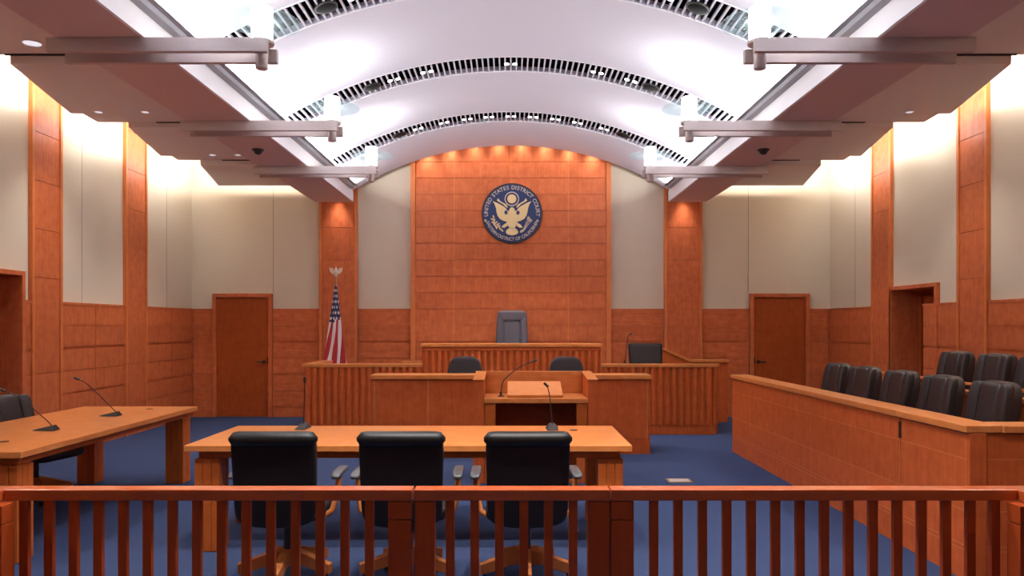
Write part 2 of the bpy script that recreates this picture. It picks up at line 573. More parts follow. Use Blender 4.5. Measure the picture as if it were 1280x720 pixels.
gname = ['nearest vault grille', 'middle vault grille', 'farthest vault grille']
for gi, xs in ((0, (-1.37, 1.37)), (1, (-1.38, -.99, 0, 1.02, 1.42)), (2, (-1.37, -.985, -.645, -.325, 0, .33, .66, .985, 1.38))):
    y = (SLOTS[gi][0] + SLOTS[gi][1]) / 2
    for k, x in enumerate(xs):
        if gi == 0:
            lab = 'lit twin downlight in the %s, on its %s arm' % (gname[gi], 'left' if x < 0 else 'right')
        elif x == 0:
            lab = 'lit twin downlight at the crown of the %s' % gname[gi]
        else:
            lab = 'lit twin downlight in the %s, %s from its left end' % (gname[gi], ordw[k])
        twin(x, y, lab)
    for x in (-1.64, 1.66):
        speaker(x, y, 'dark round speaker in the %s, %s of its lamps' % (gname[gi], 'left' if x < 0 else 'right'))
for y, e in ((4.5, 2.0), (3.5, 2.4), (-2.2, .12)):       # added lights without fixtures, over and behind the viewer; one row brightens the rail
    for x in (-1.4, -.7, 0, .7, 1.4):
        spot('downlight_beam', (x, y, 4.4), DOWN_E * e, 95, .8)

# long beams either side of the vault, and the light rails along them
for s in (-1, 1):
    x0, x1 = sorted((s * BX0, s * BX1))
    struct(MB().box(x0, x1, YB, 13.0, BZ, TOP), 'ceiling_beam', M['beam'], bevel=.004)
    x0, x1 = sorted((s * 2.62, s * (BX0 - .002)))
    trim(MB().box(x0, x1, YB, 12.75, 3.90, 4.01), M['rail_metal'], bevel=.004)
    # linear uplight on the inner side of the rail
    x0, x1 = sorted((s * 2.565, s * 2.618))
    trim(MB().box(x0, x1, YB, 12.75, 3.944, 3.948), M['rail_metal'])
    area('rail_light', (s * 2.59, 8.1, 3.955), 135, .035, 9.2, (0, s * math.radians(180 - 37), 0), (.96, .97, 1.0))
    x0, x1 = sorted((s * (BX0 - .012), s * (BX0 - .001)))
    trim(MB().box(x0, x1, YB, 13.0, BZ + .004, 3.90), M['white'])

# stepped soffits outside the beams
SOF = [  # z, near Y, far Y, outline (|X|, Y) of the outer edge from near to far
    (4.22, YB, 7.35, [(4.85, YB), (5.30, 6.95), (5.15, 6.95), (5.17, 7.35)]),
    (4.13, 7.35, 9.46, [(4.84, 7.35), (5.25, 9.07), (5.11, 9.07), (5.14, 9.46)]),
    (4.07, 9.46, 11.34, [(4.76, 9.46), (5.10, 11.07), (4.94, 11.07), (4.97, 11.34)]),
    (3.995, 11.34, 13.0, [(4.63, 11.34), (5.00, 13.0)]),
]
for s in (-1, 1):
    for i, (z, ya, yb, edge) in enumerate(SOF):
        poly = [(s * (BX1 - .01), ya)] + [(s * x, y) for x, y in edge] + [(s * (BX1 - .01), yb)]
        zt = z + .10
        struct(MB().prism(poly, 'z', z, zt), 'ceiling_soffit', M['taupe'])
    # dark strips standing for the shade in the shadow gaps where the soffit steps down
    mb = MB()
    for y, z, xo in ((7.35, 4.215, 4.88), (9.46, 4.125, 4.4), (11.34, 4.065, 4.3)):
        x0, x1 = sorted((s * 3.36, s * xo))
        mb.box(x0, x1, y - .03, y - .001, z - .006, z + .004)
    trim(mb, M['bronze'])

# cove strips along the outer edge of the soffits: real strips that wash the wall heads
COVE = 31
for s in (-1, 1):
    for i, (z, ya, yb, edge) in enumerate(SOF):
        L = min(yb - ya, 30)
        ym = (ya + yb) / 2
        xm = (edge[0][0] + edge[-1][0]) / 2 - .12
        area('cove_light', (s * xm, ym, z + .20), COVE * L / 2, .06, L * .94, (0, -s * math.radians(118), 0), (1, .985, .96))
    area('cove_light', (s * 4.2, 12.86, 4.18), COVE * .28, 1.5, .05, (math.radians(110), 0, 0), (1, .93, .82))

# ------------------------------------------------------------------ lamp arms
UP = 13


def arm(s, y, label):
    root = thing('uplight_arm', label, 'ceiling light', (s * 1.88, y + .12, 3.60), group='uplight arms under the beams')
    for k, dy in enumerate((-.05, .19)):
        x0, x1 = sorted((s * 1.79, s * 3.41))
        mb = MB().box(x0, x1, y + dy, y + dy + .045, BZ - .104, BZ - .001)
        wpart(root, mb, 'bar', M['nickel'], bevel=.002)
    x, yy = s * 1.88, y + .118
    mb = MB().lathe([(.078, 3.715), (.092, 3.722), (.092, 3.745), (.078, 3.752)], x, yy)
    mb.box(x - .03, x + .03, yy - .12, yy + .12, 3.640, 3.690)
    mb.lathe([(.03, 3.68), (.03, 3.72)], x, yy)
    wpart(root, mb, 'collar', M['nickel'], smooth=True)
    mb = MB().lathe([(.070, 3.752), (.078, 3.756), (.078, 3.995), (.072, 4.0)], x, yy)
    wpart(root, mb, 'lamp_cylinder', M['lamp'], smooth=True)
    mb = MB().lathe([(.079, 3.885), (.285, 3.885), (.285, 3.897), (.079, 3.897), (.079, 3.885)], x, yy, 56)
    wpart(root, mb, 'glass_disc', M['glass'])
    mb = MB().lathe([(.040, 3.535), (.045, 3.54), (.045, 3.66), (.045, 3.665)], x, yy)
    wpart(root, mb, 'end_cap', M['nickel'], smooth=True)
    spot('uplight_beam', (x, yy, 4.03), UP, 172, .5, (.98, .98, 1.0), rot=(PI, 0, 0), rad=.14)


for i, y in enumerate((5.62, 7.88, 10.12)):
    for s in (-1, 1):
        arm(s, y, 'twin bar lamp arm with a glass disc, %s of three under the %s beam' % (('nearest', 'second', 'farthest')[i], 'left' if s < 0 else 'right'))
for y, e in ((3.4, 40), (1.2, 8)):  # unseen lights added where nearer arms would follow, no fixtures built
    for s in (-1, 1):
        spot('uplight_beam', (s * 1.88, y + .118, 4.03), e, 172, .5, (.98, .98, 1.0), rot=(PI, 0, 0), rad=.14)

# recessed lamps of the soffits and dome cameras
for x, y, z, lab, lit in ((-4.44, 7.05, 4.22, 'cool lit oval recessed lamp in the nearest left soffit', 1),
                          (-4.88, 9.0, 4.13, 'small recessed lamp in the second left soffit, beside the wall edge', 0),
                          (-4.33, 9.0, 4.13, 'small recessed lamp in the second left soffit, nearer the beam', 1),
                          (-4.32, 11.0, 4.07, 'tiny recessed lamp in the third left soffit, farther from the beam', 0),
                          (-3.95, 11.0, 4.07, 'tiny recessed lamp in the third left soffit, close to the beam', 1),
                          (4.72, 9.0, 4.13, 'small recessed lamp in the second right soffit', 1)):
    r = .078 if y < 8 else .040
    root = thing('recessed_downlight', lab, 'downlight', (x, y, z), group='recessed lamps of the soffits')
    MB().lathe([(r, -.004), (r + .015, -.004), (r + .015, .002), (r, .002), (r, -.004)]).build('trim_ring', M['white'], root, smooth=True)
    MB().lathe([(r * .9, -.002), (r, -.003), (r, .002)]).build('lens', M['lens_cool'], root, smooth=True)
    spot('downlight_beam', (x, y, z - .03), DOWN_E * 1.3, 100, .8)
for y, e in ((5.2, 2.0), (3.4, 1.6), (-1, .25)):  # unseen lights added under the near soffits, without lamp bodies
    for x in (-4.3, 4.3):
        spot('downlight_beam', (x, y, 4.15), DOWN_E * e, 105, .8)
for y in (11.0, 7.05):
    spot('downlight_beam', (4.2, y, 4.0), DOWN_E * 1.3, 100, .8)
for s in (-1, 1):
    Yc = (BZ - EYE) * F / (407 - 187)
    x = s * (316 * Yc / F)
    root = thing('dome_camera', 'small dark dome camera under the %s beam' % ('left' if s < 0 else 'right'), 'camera', (x, Yc, BZ), group='dome cameras')
    MB().lathe([(.01, -.062), (.035, -.052), (.05, -.03), (.055, -.012)]).build('dome', M['black'], root, smooth=True)
    MB().lathe([(.065, -.014), (.07, -.008), (.07, 0)]).build('collar', M['bronze'], root, smooth=True)

# spots hidden behind the end of the vault that graze the wood wall
for k in range(8):
    x = (535 + 29.3 * k - VX) / 71.9
    z = ZC + math.sqrt(R * R - x * x)
    spot('wall_graze', (x, 13.125, z + .20), 26, 80, 1.0, (1, .86, .82), rot=(math.radians(3), 0, 0), rad=.06)
for s in (-1, 1):
    spot('wall_graze', (s * 3.0, 13.12, BZ + .22), 40, 64, 1.0, (1, .86, .82), rot=(math.radians(2), 0, 0), rad=.05)

# ------------------------------------------------------------------ the bar railing
RY, RZ = 3.39, .868


def baluster(root, px):
    x = (px - VX) * 3.425 / F
    mb = MB().box(x - .0195, x + .0195, 3.405, 3.433, .06, RZ - .049)
    wpart(root, mb, 'baluster', M['post_wood'], bevel=.002)


def railing(label, x0, x1, pxs, posts, kind='railing'):
    root = thing(kind, label, 'railing', ((x0 + x1) / 2, RY + .04, 0), group='sections of the wooden bar')
    wpart(root, MB().box(x0, x1, RY, RY + .086, RZ - .05, RZ), 'handrail', M['rail_wood'], bevel=.004)
    wpart(root, MB().box(x0, x1, RY + .008, RY + .07, 0.02, .075), 'bottom_rail', M['rail_wood'], bevel=.003)
    for p in pxs:
        baluster(root, p)
    for a, c in posts:
        mb = MB()
        X0, X1 = (a - VX) * RY / F, (c - VX) * RY / F
        mb.box(X0, X1, RY + .003, RY + .08, 0, .73)
        mb.box(X0, X1, RY + .003, RY + .08, .734, RZ - .053)
        wpart(root, mb, 'post', M['post_wood'], bevel=.002)
    return root


def X(px, Y=RY):
    return (px - VX) * Y / F


railing('long left section of the wooden bar with its post beside the gate', -2.262, X(515), [32.5 + 30.7 * i for i in range(15)], [(485, 514)])
railing('long right section of the wooden bar in front of the jury box', X(764), 2.262, [816.7 + 30.35 * i for i in range(15)], [(764, 792.5)])
gt = railing('low gate in the wooden bar between the two long sections', X(517), X(762.5), [563 + 30.6 * i for i in range(6)], [], 'gate')
gt['category'] = 'gate'
for a, c in ((518, 543), (735.5, 762.5)):
    wpart(gt, MB().box(X(a), X(c), RY + .006, RY + .074, .03, RZ - .052), 'stile', M['post_wood'], bevel=.003)
wpart(gt, MB().box(X(515.3), X(516.8), RY + .002, RY + .012, RZ - .19, RZ - .06), 'hinge', M['black'])
for s in (-1, 1):
    root = thing('railing', 'short end of the wooden bar returning at the picture\'s %s edge' % ('left' if s < 0 else 'right'), 'railing', (s * 2.25, 3.05, 0), group='sections of the wooden bar')
    x0, x1 = sorted((s * 2.212, s * 2.298))
    wpart(root, MB().box(x0 + s * .053, x1 + s * .053, 2.55, 3.478, RZ - .05, RZ), 'handrail', M['rail_wood'], bevel=.004)
    mb = MB(); mb.box(x0, x1, 3.30, 3.388, 0, .73); mb.box(x0, x1, 3.30, 3.388, .734, RZ - .053)
    wpart(root, mb, 'post', M['post_wood'], bevel=.002)
    wpart(root, MB().box(x0, x1, 2.55, 3.30, .02, .075), 'bottom_rail', M['rail_wood'], bevel=.003)
    xc = (x0 + x1) / 2
    for k in range(6):
        yy = 3.2 - .11 * k
        wpart(root, MB().box(xc - .014, xc + .014, yy - .02, yy + .02, .06, RZ - .049), 'baluster', M['post_wood'], bevel=.002)


# ------------------------------------------------------------------ counsel tables
def table(label, x0, x1, y0, y1, z, top, along, grommets):
    root = thing('counsel_table', label, 'table', ((x0 + x1) / 2, (y0 + y1) / 2, 0), group='counsel tables')
    wpart(root, MB().box(x0, x1, y0, y1, z - .044, z), 'tabletop', top, bevel=.004)
    i = .075
    mb = MB()
    mb.box(x0 + i, x1 - i, y0 + i, y0 + i + .03, z - .10, z - .046); mb.box(x0 + i, x1 - i, y1 - i - .03, y1 - i, z - .10, z - .046)
    mb.box(x0 + i, x0 + i + .03, y0 + i + .03, y1 - i - .03, z - .10, z - .046); mb.box(x1 - i - .03, x1 - i, y0 + i + .03, y1 - i - .03, z - .10, z - .046)
    wpart(root, mb, 'apron', M['leg_wood'], bevel=.002)
    w = .18
    for lx in (x0 + .055, x1 - .055 - w):
        for ly in (y0 + .045, y1 - .045 - w):
            mb = MB()
            g_ = .004
            for a in (0, 1, 2):
                for c in (0, 1, 2):
                    if a == 1 and c == 1:
                        continue
                    mb.box(lx + a * w / 3 + g_ / 2, lx + (a + 1) * w / 3 - g_ / 2, ly + c * w / 3 + g_ / 2, ly + (c + 1) * w / 3 - g_ / 2, .006, z - .105)
            mb.box(lx + .01, lx + w - .01, ly + .01, ly + w - .01, 0, z - .10)
            wpart(root, mb, 'leg', M['leg_wood'], bevel=.0015)
    for gx, gy in grommets:
        wpart(root, MB().lathe([(.032, z), (.032, z + .003), (.02, z + .004)], gx, gy), 'grommet', M['bronze'], smooth=True)
    return root


table('long counsel table in the middle with three black chairs behind it', -2.29, .85, 5.32, 6.38, .76, M['top_x'], 'x', [at(717, 538, 6.1)[:2]])
table('counsel table on the left carrying two microphones', -4.44, -3.255, 5.05, 7.9, .76, M['top_y'], 'y', [at(187, 511, 7.65)[:2], at(5, 552.5, 5.5)[:2]])


# ------------------------------------------------------------------ microphones
def mic(label, base, pts, Y, rz, size=1.0, wedge=True, z=.76, thin=.0042):
    """pts: stalk points from base to head, photo directions at distance Y"""
    bx, by = base
    root = thing('gooseneck_microphone', label, 'microphone', (bx, by, z), 0, 'gooseneck microphones')
    P = [Vector(at(px, py, Y)) - Vector((bx, by, z)) for px, py in pts]
    h = .045 if wedge else .012
    P[0] = Vector((P[0].x, P[0].y, h * .8))
    if wedge:
        mb = MB()
        w = .055 * size
        pt = [(-w, .05, .002), (w, .05, .002), (w * .85, -.12, .002), (-w * .85, -.12, .002),
              (-w * .38, .035, h), (w * .38, .035, h), (w * .6, -.115, .010), (-w * .6, -.115, .010)]
        rot = Matrix.Rotation(rz, 3, 'Z')
        mb.hexa([rot @ Vector(p) for p in pt])
        mb.build('base', M['black'], root, bevel=.004)
    else:
        MB().lathe([(.035, .001), (.035, .008), (.012, .014), (.010, .05)]).build('base', M['black'], root, smooth=True)
    # smooth stalk
    Q = []
    n = len(P)
    for i in range(n - 1):
        p0, p1, p2, p3 = P[max(i - 1, 0)], P[i], P[i + 1], P[min(i + 2, n - 1)]
        for k in range(6):
            t = k / 6
            Q.append(.5 * ((2 * p1) + (p2 - p0) * t + (2 * p0 - 5 * p1 + 4 * p2 - p3) * t * t + (3 * p1 - p0 - 3 * p2 + p3) * t ** 3))
    Q.append(P[-1])
    MB().tube(Q, thin, 8).build('stalk', M['black'], root, smooth=True)
    d = (Q[-1] - Q[-3]).normalized()
    e = Q[-1]
    MB().tube([e - d * .03, e - d * .024, e - d * .006, e + d * .012, e + d * .018], .011, 12).build('head', M['black'], root, smooth=True)
    return root


mic('upright microphone behind the leftmost of the three black chairs', at(379.5, 535, 6.23)[:2], [(379.5, 532), (380, 515), (380.6, 490), (381, 474)], 6.23, 0)
mic('microphone at the right end of the middle table', at(690, 536, 6.19)[:2], [(690.5, 530), (689, 515), (687, 495), (684.5, 484), (682, 480.5)], 6.19, 0)
mic('nearer of the two microphones on the left table', at(63, 538, 6.09)[:2], [(65, 532), (58, 525), (48, 516.5), (35, 505), (20, 494.5), (3, 487.5)], 6.09, -PI / 2)
mic('farther of the two microphones on the left table', at(143, 520, 7.06)[:2], [(145.5, 515), (137, 507), (129, 499), (118, 488.5), (107, 478.5), (95, 473)], 7.06, -PI / 2)


# ------------------------------------------------------------------ chairs
def star_base(root, wooden=True, r=.30, ang0=-PI / 2, wood_mat=None):
    MB().tube([(0, 0, .12), (0, 0, .40)], .03, 16).build('gas_column', M['black'], root, smooth=True)
    for k in range(5):
        a = ang0 + 2 * PI * k / 5
        d = Vector((math.cos(a), math.sin(a), 0)); n = Vector((-d.y, d.x, 0))
        mb = MB()
        rings = []
        for t, z0, z1, w in ((.02, .12, .215, .030), (.10, .125, .205, .027), (.22, .095, .165, .025), (r, .085, .145, .024)):
            c = d * t
            rings.append([c - n * w + Vector((0, 0, z0)), c + n * w + Vector((0, 0, z0)), c + n * w + Vector((0, 0, z1)), c - n * w + Vector((0, 0, z1))])
        mb.loft(rings)
        leg = mb.build('base_leg', wood_mat or M['chair_wood'], root, bevel=.004)
        c = d * (r - .03)
        mb = MB()
        mb.tube([c - n * .022 + Vector((0, 0, .03)), c + n * .022 + Vector((0, 0, .03))], .03, 16)
        mb.tube([c + Vector((0, 0, .04)), c + Vector((0, 0, .09))], .012, 8)
        mb.build('caster', M['black'], leg, smooth=True)


def counsel_chair(label, loc, rz):
    root = thing('swivel_chair', label, 'chair', loc, rz, 'black swivel chairs at the middle table')
    star_base(root)
    MB().soft(0, .06, .455, .50, .50, .10, .3, .5).build('seat', M['leather'], root, smooth=True)

    def bend(x, y, z):
        t = (z - .44) / .55
        y2 = y - .26 - .05 * t + .18 * x * x
        return (x * (.94 + .06 * min(1, max(0, t))), y2, z - (.03 * (1 - (x / .26) ** 2) if t < .3 else 0) * max(0, 1 - t / .3))
    bk = MB().soft(0, 0, .705, .50, .085, .53, .3, .22, bend, 48, 30).build('backrest', M['leather'], root, smooth=True)

    def roll(x, y, z):
        return (x, y - .315 + .18 * x * x, z)
    MB().soft(0, 0, .945, .515, .105, .085, .55, .25, None, 40, 20)
    mb = MB()
    n = 20
    rings = []
    for i in range(n + 1):
        u = -1 + 2 * i / n
        rr = .047 * (1 - abs(u) ** 14) ** .5 if abs(u) < 1 else .006
        rr = max(rr, .012)
        x = u * .258
        rings.append([(x, -.318 + .18 * x * x + rr * 1.15 * math.cos(2 * PI * k / 18), .938 + rr * math.sin(2 * PI * k / 18)) for k in range(18)])
    mb.loft(rings).build('top_roll', M['leather'], root, smooth=True)
    for s in (-1, 1):
        mb = MB()
        pts = [(s * .245, -.05, .43), (s * .285, -.045, .46), (s * .305, -.02, .55), (s * .312, .02, .66)]
        mb.tube(pts, .019, 10)
        ar = mb.build('armrest', M['chair_wood'], root, smooth=True)

        def pb(x, y, z):
            return (x + s * (.02 + .05 * max(0, -y)), y, z - .9 * max(0, -y - .02) ** 2 * 2)
        MB().soft(s * .29, .04, .685, .065, .30, .032, .4, .5, pb, 28, 12).build('arm_pad', M['padgrey'], ar, smooth=True)
    return root


cc = counsel_chair('leftmost of the three black chairs with their backs turned at the middle table', ((344 - VX) * 4.47 / F, 4.74, 0), .0)
dup(cc, ((502.5 - VX) * 4.47 / F, 4.74, 0), -.0, 'middle one of the three black chairs with their backs turned')
dup(cc, ((658.5 - VX) * 4.47 / F, 4.74, 0), 0.02, 'rightmost of the three black chairs with backs turned, in front of the lectern')


def leather_chair(name, label, loc, rz, group, scale=1.0):
    root = thing(name, label, 'chair', loc, rz, group)
    star_base(root)
    S = scale
    MB().soft(0, .08, .44, .54, .52, .12, .3, .5).build('seat', M['leather_brown'], root, smooth=True)
    H = .60 * S
    z0 = .43

    def lean(x, y, z):
        t = (z - z0) / H
        return (x * (1.0 - .10 * max(0, t - .1)), y - .25 - .105 * t + .25 * x * x, z)
    MB().soft(0, 0, z0 + H / 2, .50, .125, H, .36, .42, lean, 48, 30).build('backrest', M['leather_brown'], root, smooth=True)
    for s in (-1, 1):
        def bl(x, y, z, s=s):
            return lean(x, y, z)
        MB().soft(s * .183, .047, z0 + H / 2 - .005, .135, .085, H * .985, .6, .38, bl, 28, 24).build('side_bolster', M['leather_brown'], root, smooth=True)
    MB().soft(0, .052, z0 + H / 2 - .005, .245, .06, H * .97, .45, .36, lean, 28, 24).build('centre_pad', M['leather_brown'], root, smooth=True)
    MB().soft(0, .10, .50, .44, .42, .05, .3, .5).build('seat_pad', M['leather_brown'], root, smooth=True)
    return root


# jury chairs: the backrest face stands on X = 3.6 and 4.6
JZ1, JZ2 = .155, .305
jc = None
for i, y in enumerate((8.40, 7.75, 7.04, 6.37, 5.68)):
    lab = 'high back dark leather chair in the front jury row, ' + ('farthest from the camera', 'second from the far end', 'third from the far end', 'second nearest the camera', 'nearest the camera')[i]
    if jc is None:
        jc = leather_chair('jury_chair', lab, (3.31, y, JZ1), PI / 2, 'jury chairs')
    else:
        dup(jc, (3.31, y, JZ1), PI / 2, lab)
for i, y in enumerate((7.87, 7.22, 6.62)):
    dup(jc, (4.31, y, JZ2), PI / 2, 'dark leather chair in the raised back jury row, ' + ('farthest from the camera', 'middle of the three showing', 'cut off by the right edge')[i])
leather_chair('leather_chair', 'dark leather chair behind the left table, at the picture\'s left edge', (-4.35, 6.95, 0), -PI / 2 - .2, 'jury chairs', .885)
bpy.data.objects['leather_chair']['group'] = 'chairs at the left table'

# ------------------------------------------------------------------ jury box
JX, JY0, JY1, JT = 2.85, 4.72, 9.66, .98
JX_far = 2.815
root = thing('jury_box', 'long low wooden jury box wall with a broad cap, on the right', 'jury box', (JX, (JY0 + JY1) / 2, 0))
jz = [(0, 0), (.19, .004), (.22, .005), (.44, .005), (.765, .005), (.925, .0)]


def jx(y):
    return JX + (JX_far - JX) * (y - JY0) / (JY1 - JY0)


def jpanel(mb, ya, yb, off=0.0, g=.006):
    for (z0, z1) in panel_rows(jz):
        a, c = ya + g / 2, yb - g / 2
        o = .0 if z0 > .1 else .0
        xa, xc = jx(a) + off - o, jx(c) + off - o
        mb.hexa([(xa, a, z0), (xa + .03, a, z0), (xc + .03, c, z0), (xc, c, z0), (xa, a, z1), (xa + .03, a, z1), (xc + .03, c, z1), (xc, c, z1)])
    xa, xc = jx(ya) + off + .008, jx(yb) + off + .008
    mb.hexa([(xa, ya, 0), (xa + .07, ya, 0), (xc + .07, yb, 0), (xc, yb, 0), (xa, ya, .93), (xa + .07, ya, .93), (xc + .07, yb, .93), (xc, yb, .93)])


YG = (JX - .0) * F / (1126 - VX)   # the hinge line of the jury gate
mb = MB()
js = [JY1, (JX_far) * F / (936.6 - VX), (2.83) * F / (1013 - VX), YG]
for a, c in zip(js[1:], js[:-1]):
    jpanel(mb, a, c)
wpart(root, mb, 'side_panel', M['desk_wood'])
mb = MB()
jpanel(mb, JY0 + .03, YG - .01)
gate = wpart(root, mb, 'gate', M['desk_wood'])
mb = MB().box(JX - .012, JX + .02, YG - .02, YG + .012, .78, .90)
wpart(root, mb, 'hinge', M['bronze'], parent=gate)
mb = MB().box(JX, JX + .105, JY0, JY0 + .10, 0, .93)
wpart(root, mb, 'corner_post', M['desk_wood'], bevel=.003)
mb = MB()
u = [JX + .108, 3.9, 4.75, 5.55]
for a, c in zip(u[:-1], u[1:]):
    for z0, z1 in panel_rows(jz):
        mb.box(a + .003, c - .003, JY0 + .012, JY0 + .03, z0, z1)
mb.box(u[0], u[-1], JY0 + .022, JY0 + .08, 0, .93)
wpart(root, mb, 'end_panel', M['desk_wood'])
mb = MB()  # pale strips painted in for panel edges that catch the light
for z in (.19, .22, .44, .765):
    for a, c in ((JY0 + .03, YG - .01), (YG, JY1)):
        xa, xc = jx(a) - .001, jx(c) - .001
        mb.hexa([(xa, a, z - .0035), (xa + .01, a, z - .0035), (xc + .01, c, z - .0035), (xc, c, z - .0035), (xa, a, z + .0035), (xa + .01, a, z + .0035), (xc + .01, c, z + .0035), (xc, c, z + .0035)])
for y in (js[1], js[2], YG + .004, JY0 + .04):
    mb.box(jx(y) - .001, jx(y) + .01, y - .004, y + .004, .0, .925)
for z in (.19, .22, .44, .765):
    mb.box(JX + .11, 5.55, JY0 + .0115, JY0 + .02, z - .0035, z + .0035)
wpart(root, mb, 'pale_line', M['inlay_and_lit_edge'])
o_ = -.022
mb = MB()
YGc = (JX + o_) * F / (1121 - VX)
for a, c in ((JY0, YGc - .002), (YGc + .002, JY1 + .02)):
    mb.hexa([(jx(a) + o_, a, .932), (jx(a) + .20, a, .932), (jx(c) + .20, c, .932), (jx(c) + o_, c, .932),
             (jx(a) + o_, a, JT), (jx(a) + .20, a, JT), (jx(c) + .20, c, JT), (jx(c) + o_, c, JT)])
mb.box(JX + .203, 5.55, JY0 - .012, JY0 + .19, .932, JT)
wpart(root, mb, 'cap', M['top_y'], bevel=.006)

struct(MB().box(2.95, 3.85, JY0 + .1, JY1 - .1, 0, JZ1 - .002), 'floor_platform', M['carpet'])
struct(MB().box(3.85, 5.56, JY0 + .1, JY1 - .1, 0, JZ2 - .002), 'floor_platform', M['carpet'])
root = thing('jury_divider', 'low wooden divider between the two jury rows', 'partition', (3.89, 7.2, JZ2 - .002))
wpart(root, MB().box(3.865, 3.905, JY0 + .35, 9.2, JZ2 - .002, 1.015), 'panel', M['desk_wood'])
wpart(root, MB().box(3.835, 3.935, JY0 + .33, 9.22, 1.017, 1.05), 'cap', M['top_y'], bevel=.004)
wpart(root, MB().box(3.943, 3.963, JY0 + .35, 9.2, 1.085, 1.11), 'rail', M['top_y'], bevel=.004)
for k in range(6):
    yy = 5.2 + k * .78
    wpart(root, MB().box(3.925, 3.96, yy, yy + .03, 1.05, 1.087), 'rail_bracket', M['leg_wood'])

# ------------------------------------------------------------------ lectern
LY0, LY1 = 7.70, 8.40
lx0, lx1 = -.381, .883
li0, li1 = -.272, .783
zf, zb, dz = 1.043, 1.087, .858
root = thing('lectern', 'wide wooden lectern with a sloped reading board, behind the middle table', 'lectern', ((lx0 + lx1) / 2, (LY0 + LY1) / 2, 0))
for a, c in ((lx0, li0), (li1, lx1)):
    mb = MB().hexa([(a, LY0, 0), (c, LY0, 0), (c, LY1, 0), (a, LY1, 0), (a, LY0, zf), (c, LY0, zf), (c, LY1, zb), (a, LY1, zb)])
    wpart(root, mb, 'side_panel', M['desk_wood'], bevel=.003)
    mb = MB().hexa([(a - .004, LY0 - .006, zf + .001), (c + .004, LY0 - .006, zf + .001), (c + .004, LY1, zb + .001), (a - .004, LY1, zb + .001),
                    (a - .004, LY0 - .006, zf + .012), (c + .004, LY0 - .006, zf + .012), (c + .004, LY1, zb + .012), (a - .004, LY1, zb + .012)])
    wpart(root, mb, 'side_cap', M['top_y'], bevel=.003)
wpart(root, MB().box(li0 + .001, li1 - .001, LY1 - .06, LY1, 0, zb + .012), 'back_panel', M['top_x'], bevel=.003)
wpart(root, MB().box(li0 + .001, li1 - .001, LY0 + .005, LY1 - .062, dz - .045, dz), 'desk_shelf', M['top_x'], bevel=.003)
for a, c in ((li0 + .002, li0 + .115), (li1 - .115, li1 - .002)):
    wpart(root, MB().box(a, c, LY0 + .02, LY0 + .10, .03, dz - .047), 'leg', M['leg_wood'], bevel=.003)
wpart(root, MB().box(li0 + .002, li1 - .002, LY0 + .02, LY0 + .09, 0, .03), 'plinth', M['leg_wood'])
wpart(root, MB().box(li0 + .002, li1 - .002, LY0 + .45, LY0 + .48, .001, dz - .047), 'inner_panel', M['dark_wood'])
xa, xb = -.035, .535
ya, yb, za, zb2 = 7.80, 8.22, .862, 1.0
mb = MB().hexa([(xa, ya, za), (xb, ya, za), (xb, yb, zb2 - .03), (xa, yb, zb2 - .03), (xa, ya, za + .026), (xb, ya, za + .026), (xb, yb, zb2), (xa, yb, zb2)])
rb = wpart(root, mb, 'reading_board', M['top_x'], bevel=.003)
wpart(root, MB().box(xa + .03, xb - .03, yb - .05, yb - .02, dz + .001, zb2 - .045), 'board_support', M['leg_wood'], parent=rb)
mic('microphone on the lectern leaning over the reading board', at(626, 494, 7.95)[:2], [(626, 489), (628, 479), (634, 471), (645, 462), (657, 455.5), (669, 450.5)], 7.95, 0, wedge=False, z=dz, thin=.0055)

# ------------------------------------------------------------------ clerk desk
KY, KT = 9.47, .985
root = thing('clerk_desk', 'wide plain fronted clerk desk behind the lectern', 'desk', (0, KY + .4, 0))
mb = MB()
kz = [(.19, .006), (.93, 0)]
for a, c in zip([-1.71, -1.03, -.35, .35, 1.03, 1.71][:-1], [-1.03, -.35, .35, 1.03, 1.71]):
    mb.box(a + .004, c - .004, KY, KY + .02, .19, .925)
mb.box(-1.735, -1.712, KY - .004, KY + .8, 0, .93); mb.box(1.712, 1.735, KY - .004, KY + .8, 0, .93)
mb.box(-1.712, 1.712, KY + .014, KY + .06, 0, .93)
wpart(root, mb, 'front_panel', M['desk_wood'])
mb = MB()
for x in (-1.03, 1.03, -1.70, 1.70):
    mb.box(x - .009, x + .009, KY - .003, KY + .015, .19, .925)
wpart(root, mb, 'pale_line', M['inlay_and_lit_edge'])
wpart(root, MB().box(-1.712, 1.712, KY - .006, KY + .013, 0, .183), 'plinth', M['desk_wood'])
wpart(root, MB().box(-1.75, 1.75, KY - .03, KY + .34, .932, KT), 'cap', M['top_x'], bevel=.005)
struct(MB().box(-1.70, 1.70, KY + .07, 11.15, 0, .18), 'floor_platform', M['carpet'])


